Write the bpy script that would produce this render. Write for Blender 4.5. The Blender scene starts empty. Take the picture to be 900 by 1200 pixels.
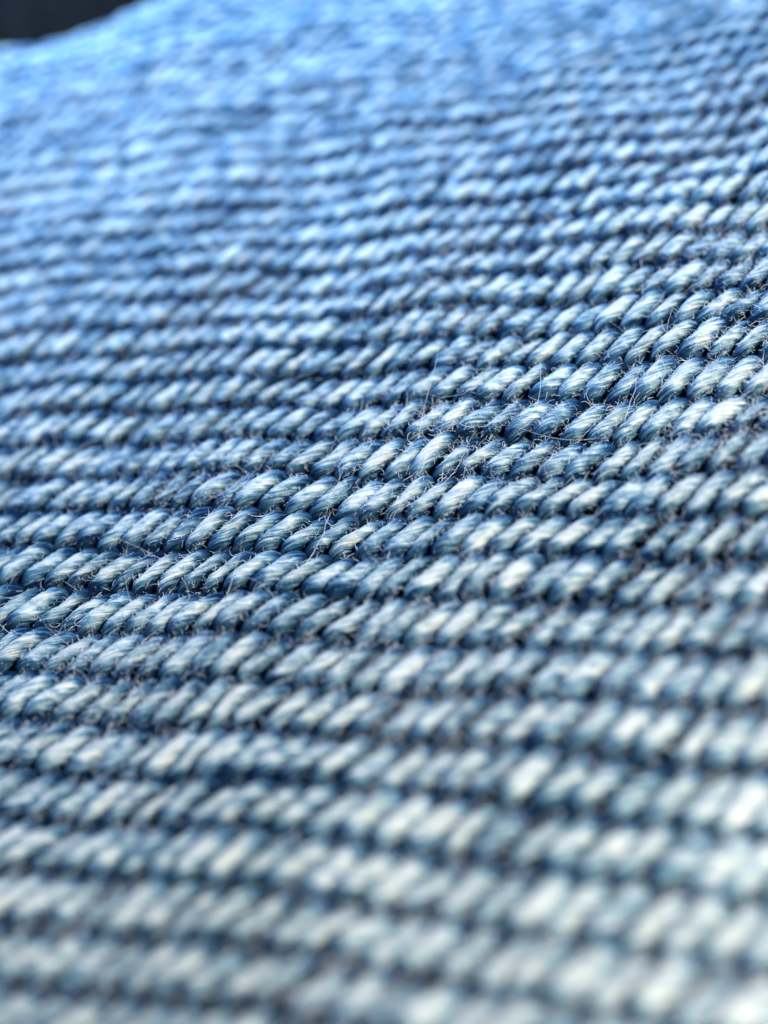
import bpy, math
import numpy as np
from mathutils import Matrix, Vector

# one Blender unit stands for one centimetre of cloth
C = bpy.context
scene = C.scene
rng = np.random.default_rng(11)

# ------------------------------------------------------------------ camera
CAM = np.array([0.5418, -2.0084, 1.9468])
RX = np.array([0.9634, 0.0, -0.2681])
RD = np.array([-0.189, -0.7093, -0.6791])        # picture down
RF = np.array([-0.1902, 0.7049, -0.6833])        # view direction
RX /= np.linalg.norm(RX)
RF -= RX * (RF @ RX); RF /= np.linalg.norm(RF)
RD = np.cross(RF, RX)
FPX = 1400.0                                     # focal length for a 900 x 1200 frame
cam_d = bpy.data.cameras.new('camera')
cam = bpy.data.objects.new('camera', cam_d)
C.collection.objects.link(cam)
scene.camera = cam
m = Matrix.Identity(4)
for r in range(3):
    m[r][0], m[r][1], m[r][2], m[r][3] = RX[r], -RD[r], -RF[r], CAM[r]
cam.matrix_world = m
cam_d.sensor_fit = 'VERTICAL'
cam_d.sensor_height = 24.0
cam_d.sensor_width = 18.0
cam_d.lens = FPX / 1200 * 24.0
cam_d.clip_start = 0.02
cam_d.clip_end = 200.0
cam_d.dof.use_dof = True
cam_d.dof.focus_distance = 2.87
cam_d.dof.aperture_fstop = cam_d.lens * 1e-3 / 0.112

# ------------------------------------------------------------------ light
world = bpy.data.worlds.new('World')
scene.world = world
world.use_nodes = True
bg = world.node_tree.nodes['Background']
bg.inputs['Color'].default_value = (0.50, 0.70, 1.0, 1)
bg.inputs['Strength'].default_value = 0.035


def area_lamp(name, loc, target, size, power, colour):
    d = bpy.data.lights.new(name, 'AREA')
    d.shape = 'RECTANGLE'
    d.size, d.size_y = size
    d.energy = power
    d.color = colour
    o = bpy.data.objects.new(name, d)
    C.collection.objects.link(o)
    o.location = loc
    o.rotation_euler = (Vector(target) - Vector(loc)).to_track_quat('-Z', 'Y').to_euler()
    return o


area_lamp('window_light', (2.9, -3.1, 3.1), (0.4, -0.3, 0), (0.8, 0.8), 470, (1.0, 0.97, 0.87))
area_lamp('far_blue_fill', (-0.6, 3.3, 3.7), (-0.6, 2.6, 0), (5.0, 2.2), 410, (0.29, 0.55, 1.0)).data.spread = math.radians(95)  # added blue lamp over the far cloth, spread narrowed to spare the near end

scene.view_settings.view_transform = 'Standard'
scene.view_settings.look = 'None'
scene.view_settings.exposure = 0.0
scene.view_settings.gamma = 1.0
scene.cycles.use_denoising = True
scene.cycles.max_bounces = 6
scene.cycles.diffuse_bounces = 3
scene.cycles.sample_clamp_indirect = 4.0

# ------------------------------------------------------------------ shape of the cloth
# position of lattice point (i, j): i counts the lengthwise yarns, j the crosswise ones
COEF = {(0, 0): [0.01081, 0.76115, 0.01462], (0, 1): [1.26869, 0.97015, 0.01468],
        (0, 2): [-0.00234, -0.00628, -0.03008], (0, 3): [-0.01741, 0.02316, -0.03703],
        (1, 0): [1.23903, -1.62518, -0.01888], (1, 1): [-0.01381, -0.0105, 0.09124],
        (1, 2): [-0.01315, 0.07676, 0.21798], (2, 0): [-0.05854, -0.07884, 0.00458],
        (2, 1): [-0.01634, -0.03721, -0.13142], (3, 0): [0.01217, 0.09515, -0.06769]}


def smooth(x):
    x = np.clip(x, 0, 1)
    return x * x * (3 - 2 * x)


# where the ridges wander from the smooth sheet: (i, j, drift in ridges), spread over about nine yarns
DRIFT = [(-33, -15, 0.403), (-33, -6, 0.336), (-33, 3, 0.161), (-24, -24, 0.045), (-24, -15, -0.131), (-24, -6, -0.323), (-24,
         3, -0.092), (-15, -24, 0.073), (-15, -15, -0.125), (-15, -6, -0.105), (-15, 3, 0.201), (-15, 12, 0.101),
         (-15, 21, -0.225), (-6, -33, -0.048), (-6, -24, 0.014), (-6, -15, 0.004), (-6, -6, 0.193), (-6, 3, 0.245),
         (-6, 12, -0.101), (-6, 21, -0.29), (3, -33, -0.085), (3, -24, -0.079), (3, -15, -0.126), (3, -6, -0.09), (3,
         3, -0.135), (3, 12, -0.05), (3, 21, 0.196), (3, 30, 0.032), (12, -42, 0.078), (12, -33, 0.191), (12, -24,
         0.044), (12, -15, 0.077), (12, -6, 0.138), (12, 3, -0.003), (12, 12, 0.004), (12, 21, 0.088), (12, 30, -0.1),
         (21, -42, -0.033), (21, -33, 0.059), (21, -24, -0.097), (21, -15, 0.023), (21, -6, 0.004), (21, 3, 0.063),
         (21, 12, 0.072), (21, 21, -0.113), (30, -42, -0.109), (30, -33, -0.129), (30, -24, -0.035), (30, -15, 0.03),
         (30, -6, -0.214), (30, 3, -0.032), (39, -24, 0.181), (39, -15, 0.106), (39, -6, -0.141)]


def sheet(i, j):
    i, j = np.asarray(i, float), np.asarray(j, float)
    r = 0
    for ci, cj, w in DRIFT:
        r = r + w * np.exp(-((i - ci) ** 2 + (j - cj) ** 2) / 162.0)
    u, v = (i + 2 * r) / 40, (j - 2 * r) / 40
    q = np.zeros(np.broadcast(u, v).shape + (3,))
    for (a, b), c in COEF.items():
        q += (u ** a * v ** b)[..., None] * np.array(c)
    # small puckers and pulled places
    q[..., 2] += 0.009 * np.sin(0.27 * i + 0.36 * j) + 0.007 * np.sin(0.55 * i - 0.22 * j + 1.7)
    d = np.maximum(0, q[..., 1] - 1.3)
    q[..., 2] += (0.014 + 0.098 * smooth((q[..., 0] + 1.8) / 1.15)) * d * d
    return q


def frame_at(i, j, h=0.05):
    p = sheet(i, j)
    a = sheet(i + h, j) - sheet(i - h, j)
    b = sheet(i, j + h) - sheet(i, j - h)
    n = np.cross(a, b)
    n /= np.linalg.norm(n, axis=-1, keepdims=True)
    n *= np.sign(n[..., 2:3])
    return p, n


def project(p):
    q = p - CAM
    z = q @ RF
    return q @ RX / z * FPX + 450, q @ RD / z * FPX + 600, z


def cell_hash(a, b, k):
    v = np.sin(a * 127.1 + b * 311.7 + k * 74.7) * 43758.5453
    return v - np.floor(v)


def wobble(x, seed, f):
    r = np.random.default_rng(seed)
    out = 0
    for k in range(4):
        out = out + np.sin(x * f * (0.6 + 1.1 * k) + r.uniform(0, 6.28)) * r.uniform(0.4, 1.0)
    return out / 2.2


SUB = 5
WARP_W, WARP_T, WEFT_R = 0.0217, 0.0222, 0.0140


def warp_shape(i, j):
    """centre-line height, sideways shift, width, thickness and tone of yarn i at crossing j"""
    s = (j - i) / 4.0
    cell = np.floor(s)
    t = (s - cell) * 4.0
    r7 = cell_hash(i, cell, 7)
    t = t + 0.35 * (r7 - 0.5) * np.sin(np.pi * t / 4)             # floats set in a little early or late
    d = np.minimum(t, 4 - t)
    up = np.sin(np.pi / 2 * np.clip(d / 0.85, 0, 1)) ** 1.3       # 0 where it dives, 1 on the float
    r1, r2, r3, r4 = (cell_hash(i, cell, k) for k in (1, 2, 3, 4))
    q = sheet(np.full_like(j, i), j)
    fade = 0.10 * smooth((q[..., 1] - 0.3) / 1.6)                 # less worn towards the far end
    rub = smooth(1.25 - np.hypot(q[..., 0] - 0.62, (q[..., 1] + 1.22) * 1.2) / 0.55)    # rubbed pale patch at the near right
    fade = fade - 0.20 * rub
    arch = np.sin(np.pi * np.clip(t / 4, 0, 1))
    r5, r6 = cell_hash(i, cell, 5), cell_hash(i, cell, 6)
    lean = np.clip((t - 2) / 2, -1, 1)
    hgt = -0.010 + up * (0.0185 + 0.011 * (r1 - 0.5)) + arch * up * 0.005 + lean * up * (r5 - 0.5) * 0.008
    hgt = hgt + 0.004 * wobble(j, int(i) + 700, 0.5)
    side = up * (r2 - 0.5) * 0.010 + lean * up * (r6 - 0.5) * 0.007 + wobble(j, int(i) + 500, 0.35) * 0.005
    slub = 1 + 0.09 * wobble(j, int(i) + 900, 0.25)
    wid = WARP_W * slub * (0.56 + 0.44 * up) * (1 + 0.46 * (r3 - 0.5) * up)
    thk = WARP_T * slub * (0.74 + 0.26 * up) * (1 + 0.20 * (r3 - 0.5) * up)
    tone = np.clip(0.5 + 0.46 * (r4 - 0.5) * up + 0.20 * wobble(j, int(i) + 1300, 0.1) + 0.26 * (cell_hash(i, 3.0, 9) - 0.5) - fade, 0, 1)
    hgt = hgt + rub * up * 0.016 * (r5 - 0.5)
    wid = wid * (1 + 0.25 * rub)
    return hgt, side, wid, thk, smooth((d - 0.30 + 0.15 * rub) / 1.1) * np.clip(1 + 10 * (hgt - 0.012), 0.5, 1.15), tone


def tube_mesh(name, centre, nrm, wid, thk, sides, wear=None, tone=None, rough=0.0):
    k = len(centre)
    tan = np.gradient(centre, axis=0)
    tan /= np.linalg.norm(tan, axis=1, keepdims=True)
    lat = np.cross(tan, nrm)
    lat /= np.linalg.norm(lat, axis=1, keepdims=True)
    nn = np.cross(lat, tan)
    ang = np.arange(sides) / sides * 2 * np.pi + np.pi / 2 * 3    # seam on the underside
    ca, sa = np.cos(ang), np.sin(ang)
    # flattened, slightly squarish section
    run = np.arange(k)[:, None] / SUB
    jit = 1 + rough * rng.normal(0, 1, (k, sides))
    if rough:                                                     # squashed and lumpy places
        for _ in range(5):
            jit = jit + 0.045 * np.sin(run * rng.uniform(0.7, 3.2) + ang[None] * rng.integers(1, 4) + rng.uniform(0, 6.28))
    v = centre[:, None] + (lat[:, None] * ca[None, :, None] * wid[:, None, None]
                           + nn[:, None] * sa[None, :, None] * thk[:, None, None]) * jit[..., None]
    r = np.arange(k - 1)[:, None] * sides
    s = np.arange(sides)[None, :]
    s2 = (s + 1) % sides
    f = np.stack([r + s, r + s2, r + sides + s2, r + sides + s], -1).reshape(-1, 4)
    me = bpy.data.meshes.new(name)
    nf = len(f)
    me.vertices.add(k * sides)
    me.vertices.foreach_set('co', v.reshape(-1))
    me.loops.add(nf * 4)
    me.loops.foreach_set('vertex_index', f.reshape(-1).astype(np.int32))
    me.polygons.add(nf)
    me.polygons.foreach_set('loop_start', np.arange(nf, dtype=np.int32) * 4)
    me.polygons.foreach_set('use_smooth', np.ones(nf, bool))
    length = np.concatenate([[0], np.cumsum(np.linalg.norm(np.diff(centre, axis=0), axis=1))])
    uv = me.uv_layers.new(name='yarn')
    U = np.repeat(length[:, None], sides + 1, 1) / 0.15
    V = np.repeat((np.arange(sides + 1) / sides)[None], k, 0)
    R = np.arange(k - 1)[:, None]
    S = np.arange(sides)[None]
    idx = [(R, S), (R, S + 1), (R + 1, S + 1), (R + 1, S)]
    uvs = np.stack([np.stack(np.broadcast_arrays(U[a, b], V[a, b]), -1) for a, b in idx], 2)
    uv.data.foreach_set('uv', uvs.reshape(-1).astype(np.float32))
    if wear is not None:
        at = me.attributes.new('wear', 'FLOAT', 'POINT')
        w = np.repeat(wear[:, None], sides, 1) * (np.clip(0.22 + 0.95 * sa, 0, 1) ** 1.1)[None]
        at.data.foreach_set('value', w.reshape(-1).astype(np.float32))
        at = me.attributes.new('tone', 'FLOAT', 'POINT')
        at.data.foreach_set('value', np.repeat(tone, sides).astype(np.float32))
    me.update()
    me.validate()
    return me


# ------------------------------------------------------------------ materials
def new_mat(name):
    mt = bpy.data.materials.new(name)
    mt.use_nodes = True
    nt = mt.node_tree
    return mt, nt, nt.nodes['Principled BSDF']


def ramp(nt, fac, stops):
    n = nt.nodes.new('ShaderNodeValToRGB')
    e = n.color_ramp.elements
    e[0].position, e[0].color = stops[0][0], (*stops[0][1], 1)
    e[1].position, e[1].color = stops[-1][0], (*stops[-1][1], 1)
    for p, c in stops[1:-1]:
        x = e.new(p); x.color = (*c, 1)
    nt.links.new(fac, n.inputs['Fac'])
    return n.outputs['Color']


def mathn(nt, op, a, b, clamp=False):
    n = nt.nodes.new('ShaderNodeMath'); n.operation = op; n.use_clamp = clamp
    for k, x in enumerate((a, b)):
        if isinstance(x, (int, float)): n.inputs[k].default_value = x
        else: nt.links.new(x, n.inputs[k])
    return n.outputs[0]


def fibre_noise(nt, twist, along, around, detail=2.0, offset=0.0):
    uv = nt.nodes.new('ShaderNodeUVMap'); uv.uv_map = 'yarn'
    sp = nt.nodes.new('ShaderNodeSeparateXYZ'); nt.links.new(uv.outputs[0], sp.inputs[0])
    oi = nt.nodes.new('ShaderNodeObjectInfo')
    vv = mathn(nt, 'ADD', mathn(nt, 'MULTIPLY', sp.outputs[0], twist), sp.outputs[1])
    cb = nt.nodes.new('ShaderNodeCombineXYZ')
    nt.links.new(mathn(nt, 'MULTIPLY', sp.outputs[0], along), cb.inputs[0])
    nt.links.new(mathn(nt, 'MULTIPLY', vv, around), cb.inputs[1])
    nt.links.new(mathn(nt, 'ADD', mathn(nt, 'MULTIPLY', oi.outputs['Random'], 57.0), offset), cb.inputs[2])
    no = nt.nodes.new('ShaderNodeTexNoise')
    no.inputs['Scale'].default_value = 1.0
    no.inputs['Detail'].default_value = detail
    no.inputs['Roughness'].default_value = 0.6
    no.inputs['Distortion'].default_value = 0.5
    nt.links.new(cb.outputs[0], no.inputs['Vector'])
    return no.outputs['Fac']


def warp_material():
    mt, nt, bsdf = new_mat('faded_indigo_cotton')
    wear = nt.nodes.new('ShaderNodeAttribute'); wear.attribute_name = 'wear'
    tone = nt.nodes.new('ShaderNodeAttribute'); tone.attribute_name = 'tone'
    fine = fibre_noise(nt, 0.55, 1.8, 24.0, 4.0)
    blot = fibre_noise(nt, 0.50, 4.0, 8.0, 3.0, 9.0)
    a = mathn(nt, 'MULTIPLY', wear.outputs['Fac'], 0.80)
    b = mathn(nt, 'MULTIPLY', mathn(nt, 'SUBTRACT', tone.outputs['Fac'], 0.5), 0.50)
    c = mathn(nt, 'MULTIPLY', mathn(nt, 'SUBTRACT', fine, 0.5), 1.5)
    d = mathn(nt, 'MULTIPLY', mathn(nt, 'SUBTRACT', blot, 0.5), 1.6)
    s = mathn(nt, 'ADD', mathn(nt, 'ADD', a, b), mathn(nt, 'ADD', c, d), True)
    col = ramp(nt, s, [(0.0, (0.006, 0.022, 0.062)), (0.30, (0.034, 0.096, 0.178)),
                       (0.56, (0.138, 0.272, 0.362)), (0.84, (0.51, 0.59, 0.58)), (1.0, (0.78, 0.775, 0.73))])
    nt.links.new(col, bsdf.inputs['Base Color'])
    bsdf.inputs['Roughness'].default_value = 0.9
    bsdf.inputs['Specular IOR Level'].default_value = 0.0
    bsdf.inputs['Sheen Weight'].default_value = 0.0
    bsdf.inputs['Sheen Roughness'].default_value = 0.4
    bp = nt.nodes.new('ShaderNodeBump')
    bp.inputs['Strength'].default_value = 0.9
    bp.inputs['Distance'].default_value = 0.022
    nt.links.new(fine, bp.inputs['Height'])
    nt.links.new(bp.outputs[0], bsdf.inputs['Normal'])
    return mt


def weft_material():
    mt, nt, bsdf = new_mat('tinted_cotton')
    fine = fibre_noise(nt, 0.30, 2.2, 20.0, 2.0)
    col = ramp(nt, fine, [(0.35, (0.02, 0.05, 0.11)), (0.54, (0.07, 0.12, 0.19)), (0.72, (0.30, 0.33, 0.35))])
    nt.links.new(col, bsdf.inputs['Base Color'])
    bsdf.inputs['Roughness'].default_value = 0.8
    return mt


def plain_material(name, c1, c2, scale, rough, bump=0.0):
    mt, nt, bsdf = new_mat(name)
    tc = nt.nodes.new('ShaderNodeTexCoord')
    no = nt.nodes.new('ShaderNodeTexNoise'); no.inputs['Scale'].default_value = scale
    no.inputs['Detail'].default_value = 5
    nt.links.new(tc.outputs['Object'], no.inputs['Vector'])
    nt.links.new(ramp(nt, no.outputs['Fac'], [(0.3, c1), (0.7, c2)]), bsdf.inputs['Base Color'])
    bsdf.inputs['Roughness'].default_value = rough
    if bump:
        bp = nt.nodes.new('ShaderNodeBump'); bp.inputs['Strength'].default_value = bump
        nt.links.new(no.outputs['Fac'], bp.inputs['Height']); nt.links.new(bp.outputs[0], bsdf.inputs['Normal'])
    return mt


# ------------------------------------------------------------------ what the cloth lies on
def quad_mesh(name, v, f):
    me = bpy.data.meshes.new(name)
    me.from_pydata(v, [], f)
    me.update()
    return me


tm = quad_mesh('table_surface', [(-14, -10, -0.75), (14, -10, -0.75), (14, 22, -0.75), (-14, 22, -0.75)], [(0, 1, 2, 3)])
tm.materials.append(plain_material('dark_table', (0.020, 0.024, 0.03), (0.030, 0.036, 0.045), 3.0, 0.6))
to = bpy.data.objects.new('table_surface', tm)
C.collection.objects.link(to)
to['kind'] = 'structure'
_b = tm.materials[0].node_tree.nodes['Principled BSDF']
_b.inputs['Roughness'].default_value = 0.95
_b.inputs['Specular IOR Level'].default_value = 0.05

# dark folded cloth lying behind the far edge of the denim
def folded_cloth():
    nu, nv = 90, 40
    u = np.linspace(-1, 1, nu)[:, None]
    v = np.linspace(0, 1, nv)[None, :]
    th = -0.15 * math.pi + 1.30 * math.pi * v
    prof = 1 + 0.10 * np.sin(5.0 * u + 3.0 * v * math.pi) + 0.05 * np.sin(13.0 * u - 6.0 * v)
    taper = np.sqrt(np.clip(1 - np.abs(u) ** 5, 0.02, 1))
    X = -3.0 + 4.2 * u + 0.10 * np.sin(7 * v + 4 * u)
    Y = 5.7 + 0.35 * u - np.cos(th) * 1.0 * prof * taper
    Z = -0.42 + np.sin(th) * 0.62 * prof * taper
    P = np.stack(np.broadcast_arrays(X, Y, Z), -1).reshape(-1, 3)
    f = [(a * nv + b, (a + 1) * nv + b, (a + 1) * nv + b + 1, a * nv + b + 1) for a in range(nu - 1) for b in range(nv - 1)]
    me = quad_mesh('dark_cloth', P.tolist(), f)
    me.polygons.foreach_set('use_smooth', np.ones(len(f), bool))
    me.materials.append(plain_material('charcoal_cloth', (0.007, 0.008, 0.009), (0.018, 0.019, 0.020), 9.0, 0.95, 0.3))
    me.materials[0].node_tree.nodes['Principled BSDF'].inputs['Specular IOR Level'].default_value = 0.1
    o = bpy.data.objects.new('dark_cloth', me)
    C.collection.objects.link(o)
    md = o.modifiers.new('thickness', 'SOLIDIFY'); md.thickness = 0.05
    o['label'] = 'dark charcoal rounded shape, out of focus behind the far edge of the denim'
    o['category'] = 'dark cloth'


folded_cloth()

# ------------------------------------------------------------------ the denim
denim = bpy.data.objects.new('denim_fabric', None)
C.collection.objects.link(denim)
denim['label'] = 'faded light blue denim fabric with slanting ridges of worn yarn and loose white fibres'
denim['category'] = 'fabric'

EXT = (-330, 1230, -140, 1500)


def inside(p):
    x, y, z = project(p)
    far = p[..., 1] > 1.6
    return (z > 0.3) & (x > EXT[0]) & (x < EXT[1]) & (y < EXT[3]) & ((y > EXT[2]) | far) & (p[..., 1] < 4.2)


def span(vals, ok):
    k = np.where(ok)[0]
    if len(k) < 6: return None
    return vals[k[0]], vals[k[-1]]


wm, fm = warp_material(), weft_material()
n_tri = 0
warps = []
for i in range(-130, 75):
    jj = np.arange(-75, 110, 0.5)
    sp = span(jj, inside(sheet(np.full_like(jj, i), jj)))
    if sp is None: continue
    j = np.arange(sp[0] - 1, sp[1] + 1, 1.0 / SUB)
    ii = np.full_like(j, float(i))
    hgt, side, wid, thk, up, tone = warp_shape(ii[0], j)
    p, n = frame_at(ii, j)
    a = sheet(ii + 0.05, j) - sheet(ii - 0.05, j)
    a /= np.linalg.norm(a, axis=1, keepdims=True)
    ctr = p + n * hgt[:, None] + a * side[:, None]
    me = tube_mesh('warp_yarn', ctr, n, wid, thk, 12, up, tone, 0.03)
    me.materials.append(wm)
    o = bpy.data.objects.new('warp_yarn', me)
    C.collection.objects.link(o)
    o.parent = denim
    n_tri += len(me.polygons) * 2
    warps.append((i, sp))
for j in range(-75, 110):
    ii = np.arange(-130, 75, 0.5)
    sp = span(ii, inside(sheet(ii, np.full_like(ii, j))))
    if sp is None: continue
    i = np.arange(sp[0] - 1, sp[1] + 1, 1 / 3)
    jv = np.full_like(i, float(j))
    t = np.mod(j - i, 4.0)
    d = np.minimum(t, 4 - t)
    hgt = -0.026 + 0.014 * np.cos(np.pi / 2 * np.clip(d, 0, 1)) ** 2
    p, n = frame_at(i, jv)
    me = tube_mesh('weft_yarn', p + n * hgt[:, None], n, np.full_like(i, WEFT_R), np.full_like(i, WEFT_R), 6)
    me.materials.append(fm)
    o = bpy.data.objects.new('weft_yarn', me)
    C.collection.objects.link(o)
    o.parent = denim
    n_tri += len(me.polygons) * 2
print('yarns', len(warps), 'triangles', n_tri)

# ------------------------------------------------------------------ loose fibres
def fuzz():
    w = rng.integers(0, len(warps), 1100000)
    wi = np.array([q[0] for q in warps], float)
    lo = np.array([q[1][0] for q in warps]); hi = np.array([q[1][1] for q in warps])
    i = wi[w]
    j = lo[w] + rng.random(len(w)) * (hi[w] - lo[w])
    x, y, z = project(sheet(i, j))
    t = np.mod(j - i, 4.0)
    ok = (x > -60) & (x < 960) & (y > 90) & (y < 1250) & (np.minimum(t, 4 - t) > 0.3)
    i, j = i[ok], j[ok]
    k = len(i)
    hgt, side, wid, thk = (np.empty(k) for _ in range(4))
    for q in np.unique(i):
        f = i == q
        hgt[f], side[f], wid[f], thk[f] = warp_shape(q, j[f])[:4]
    p, n = frame_at(i, j)
    a = sheet(i + 0.05, j) - sheet(i - 0.05, j); a /= np.linalg.norm(a, axis=1, keepdims=True)
    b = sheet(i, j + 0.05) - sheet(i, j - 0.05); b /= np.linalg.norm(b, axis=1, keepdims=True)
    an = math.pi * rng.beta(0.85, 0.85, k)
    ca, sa = np.cos(an)[:, None], np.sin(an)[:, None]
    root = p + n * hgt[:, None] + a * side[:, None] + 0.96 * (a * ca * wid[:, None] + n * sa * thk[:, None])
    patch = 0.6 + 0.4 * np.sin(i * 0.31 + 1.3) * np.sin(j * 0.27)          # fuzzier and smoother areas
    keep = rng.random(k) < patch
    root, n, a, b, ca, sa = (v[keep] for v in (root, n, a, b, ca, sa))
    k = len(root)
    far_out = rng.random(k) < 0.004
    L = np.where(far_out, rng.uniform(0.06, 0.26, k), np.where(rng.random(k) < 0.3, rng.gamma(1.7, 0.0090, k), rng.gamma(1.6, 0.0035, k)) + 0.004)[:, None]
    d = b * (rng.choice((-1, 1), k) * rng.uniform(0.3, 1.0, k))[:, None] + (a * ca + n * sa) * rng.uniform(0.05, 0.7, (k, 1)) + rng.normal(0, 0.30, (k, 3))
    d /= np.linalg.norm(d, axis=1, keepdims=True)
    bend = rng.normal(0, 1, (k, 3)) - n * np.where(far_out, 0.5, 0.2)[:, None]
    NP = 7
    pts = [root]
    axis = rng.normal(0, 1, (k, 3)); axis /= np.linalg.norm(axis, axis=1, keepdims=True)
    curl = rng.normal(0, 0.42, (k, 1))
    for _ in range(NP - 1):
        d = d + np.cross(axis, d) * curl + bend * 0.10 + rng.normal(0, 0.12, (k, 3))
        d /= np.linalg.norm(d, axis=1, keepdims=True)
        pts.append(pts[-1] + d * L / (NP - 1))
    curves = np.stack(pts, 1)
    rr = rng.uniform(0.00026, 0.00050, k)
    rad = rr[:, None] * np.linspace(1, 0.5, NP)[None]
    hc = bpy.data.hair_curves.new('loose_fibres')
    hc.add_curves([NP] * k)
    hc.points.foreach_set('position', curves.reshape(-1).astype(np.float32))
    at = hc.attributes.get('radius') or hc.attributes.new('radius', 'FLOAT', 'POINT')
    at.data.foreach_set('value', rad.reshape(-1).astype(np.float32))
    mt, nt, bsdf = new_mat('loose_cotton_fibre')
    hi = nt.nodes.new('ShaderNodeHairInfo')
    nt.links.new(ramp(nt, hi.outputs['Random'], [(0.0, (0.36, 0.47, 0.60)), (0.4, (0.72, 0.78, 0.84)), (1.0, (0.90, 0.91, 0.91))]),
                 bsdf.inputs['Base Color'])
    bsdf.inputs['Roughness'].default_value = 0.5
    hc.materials.append(mt)
    o = bpy.data.objects.new('loose_fibres', hc)
    C.collection.objects.link(o)
    o.parent = denim
    o['kind'] = 'stuff'
    print('fibres', len(curves))


fuzz()
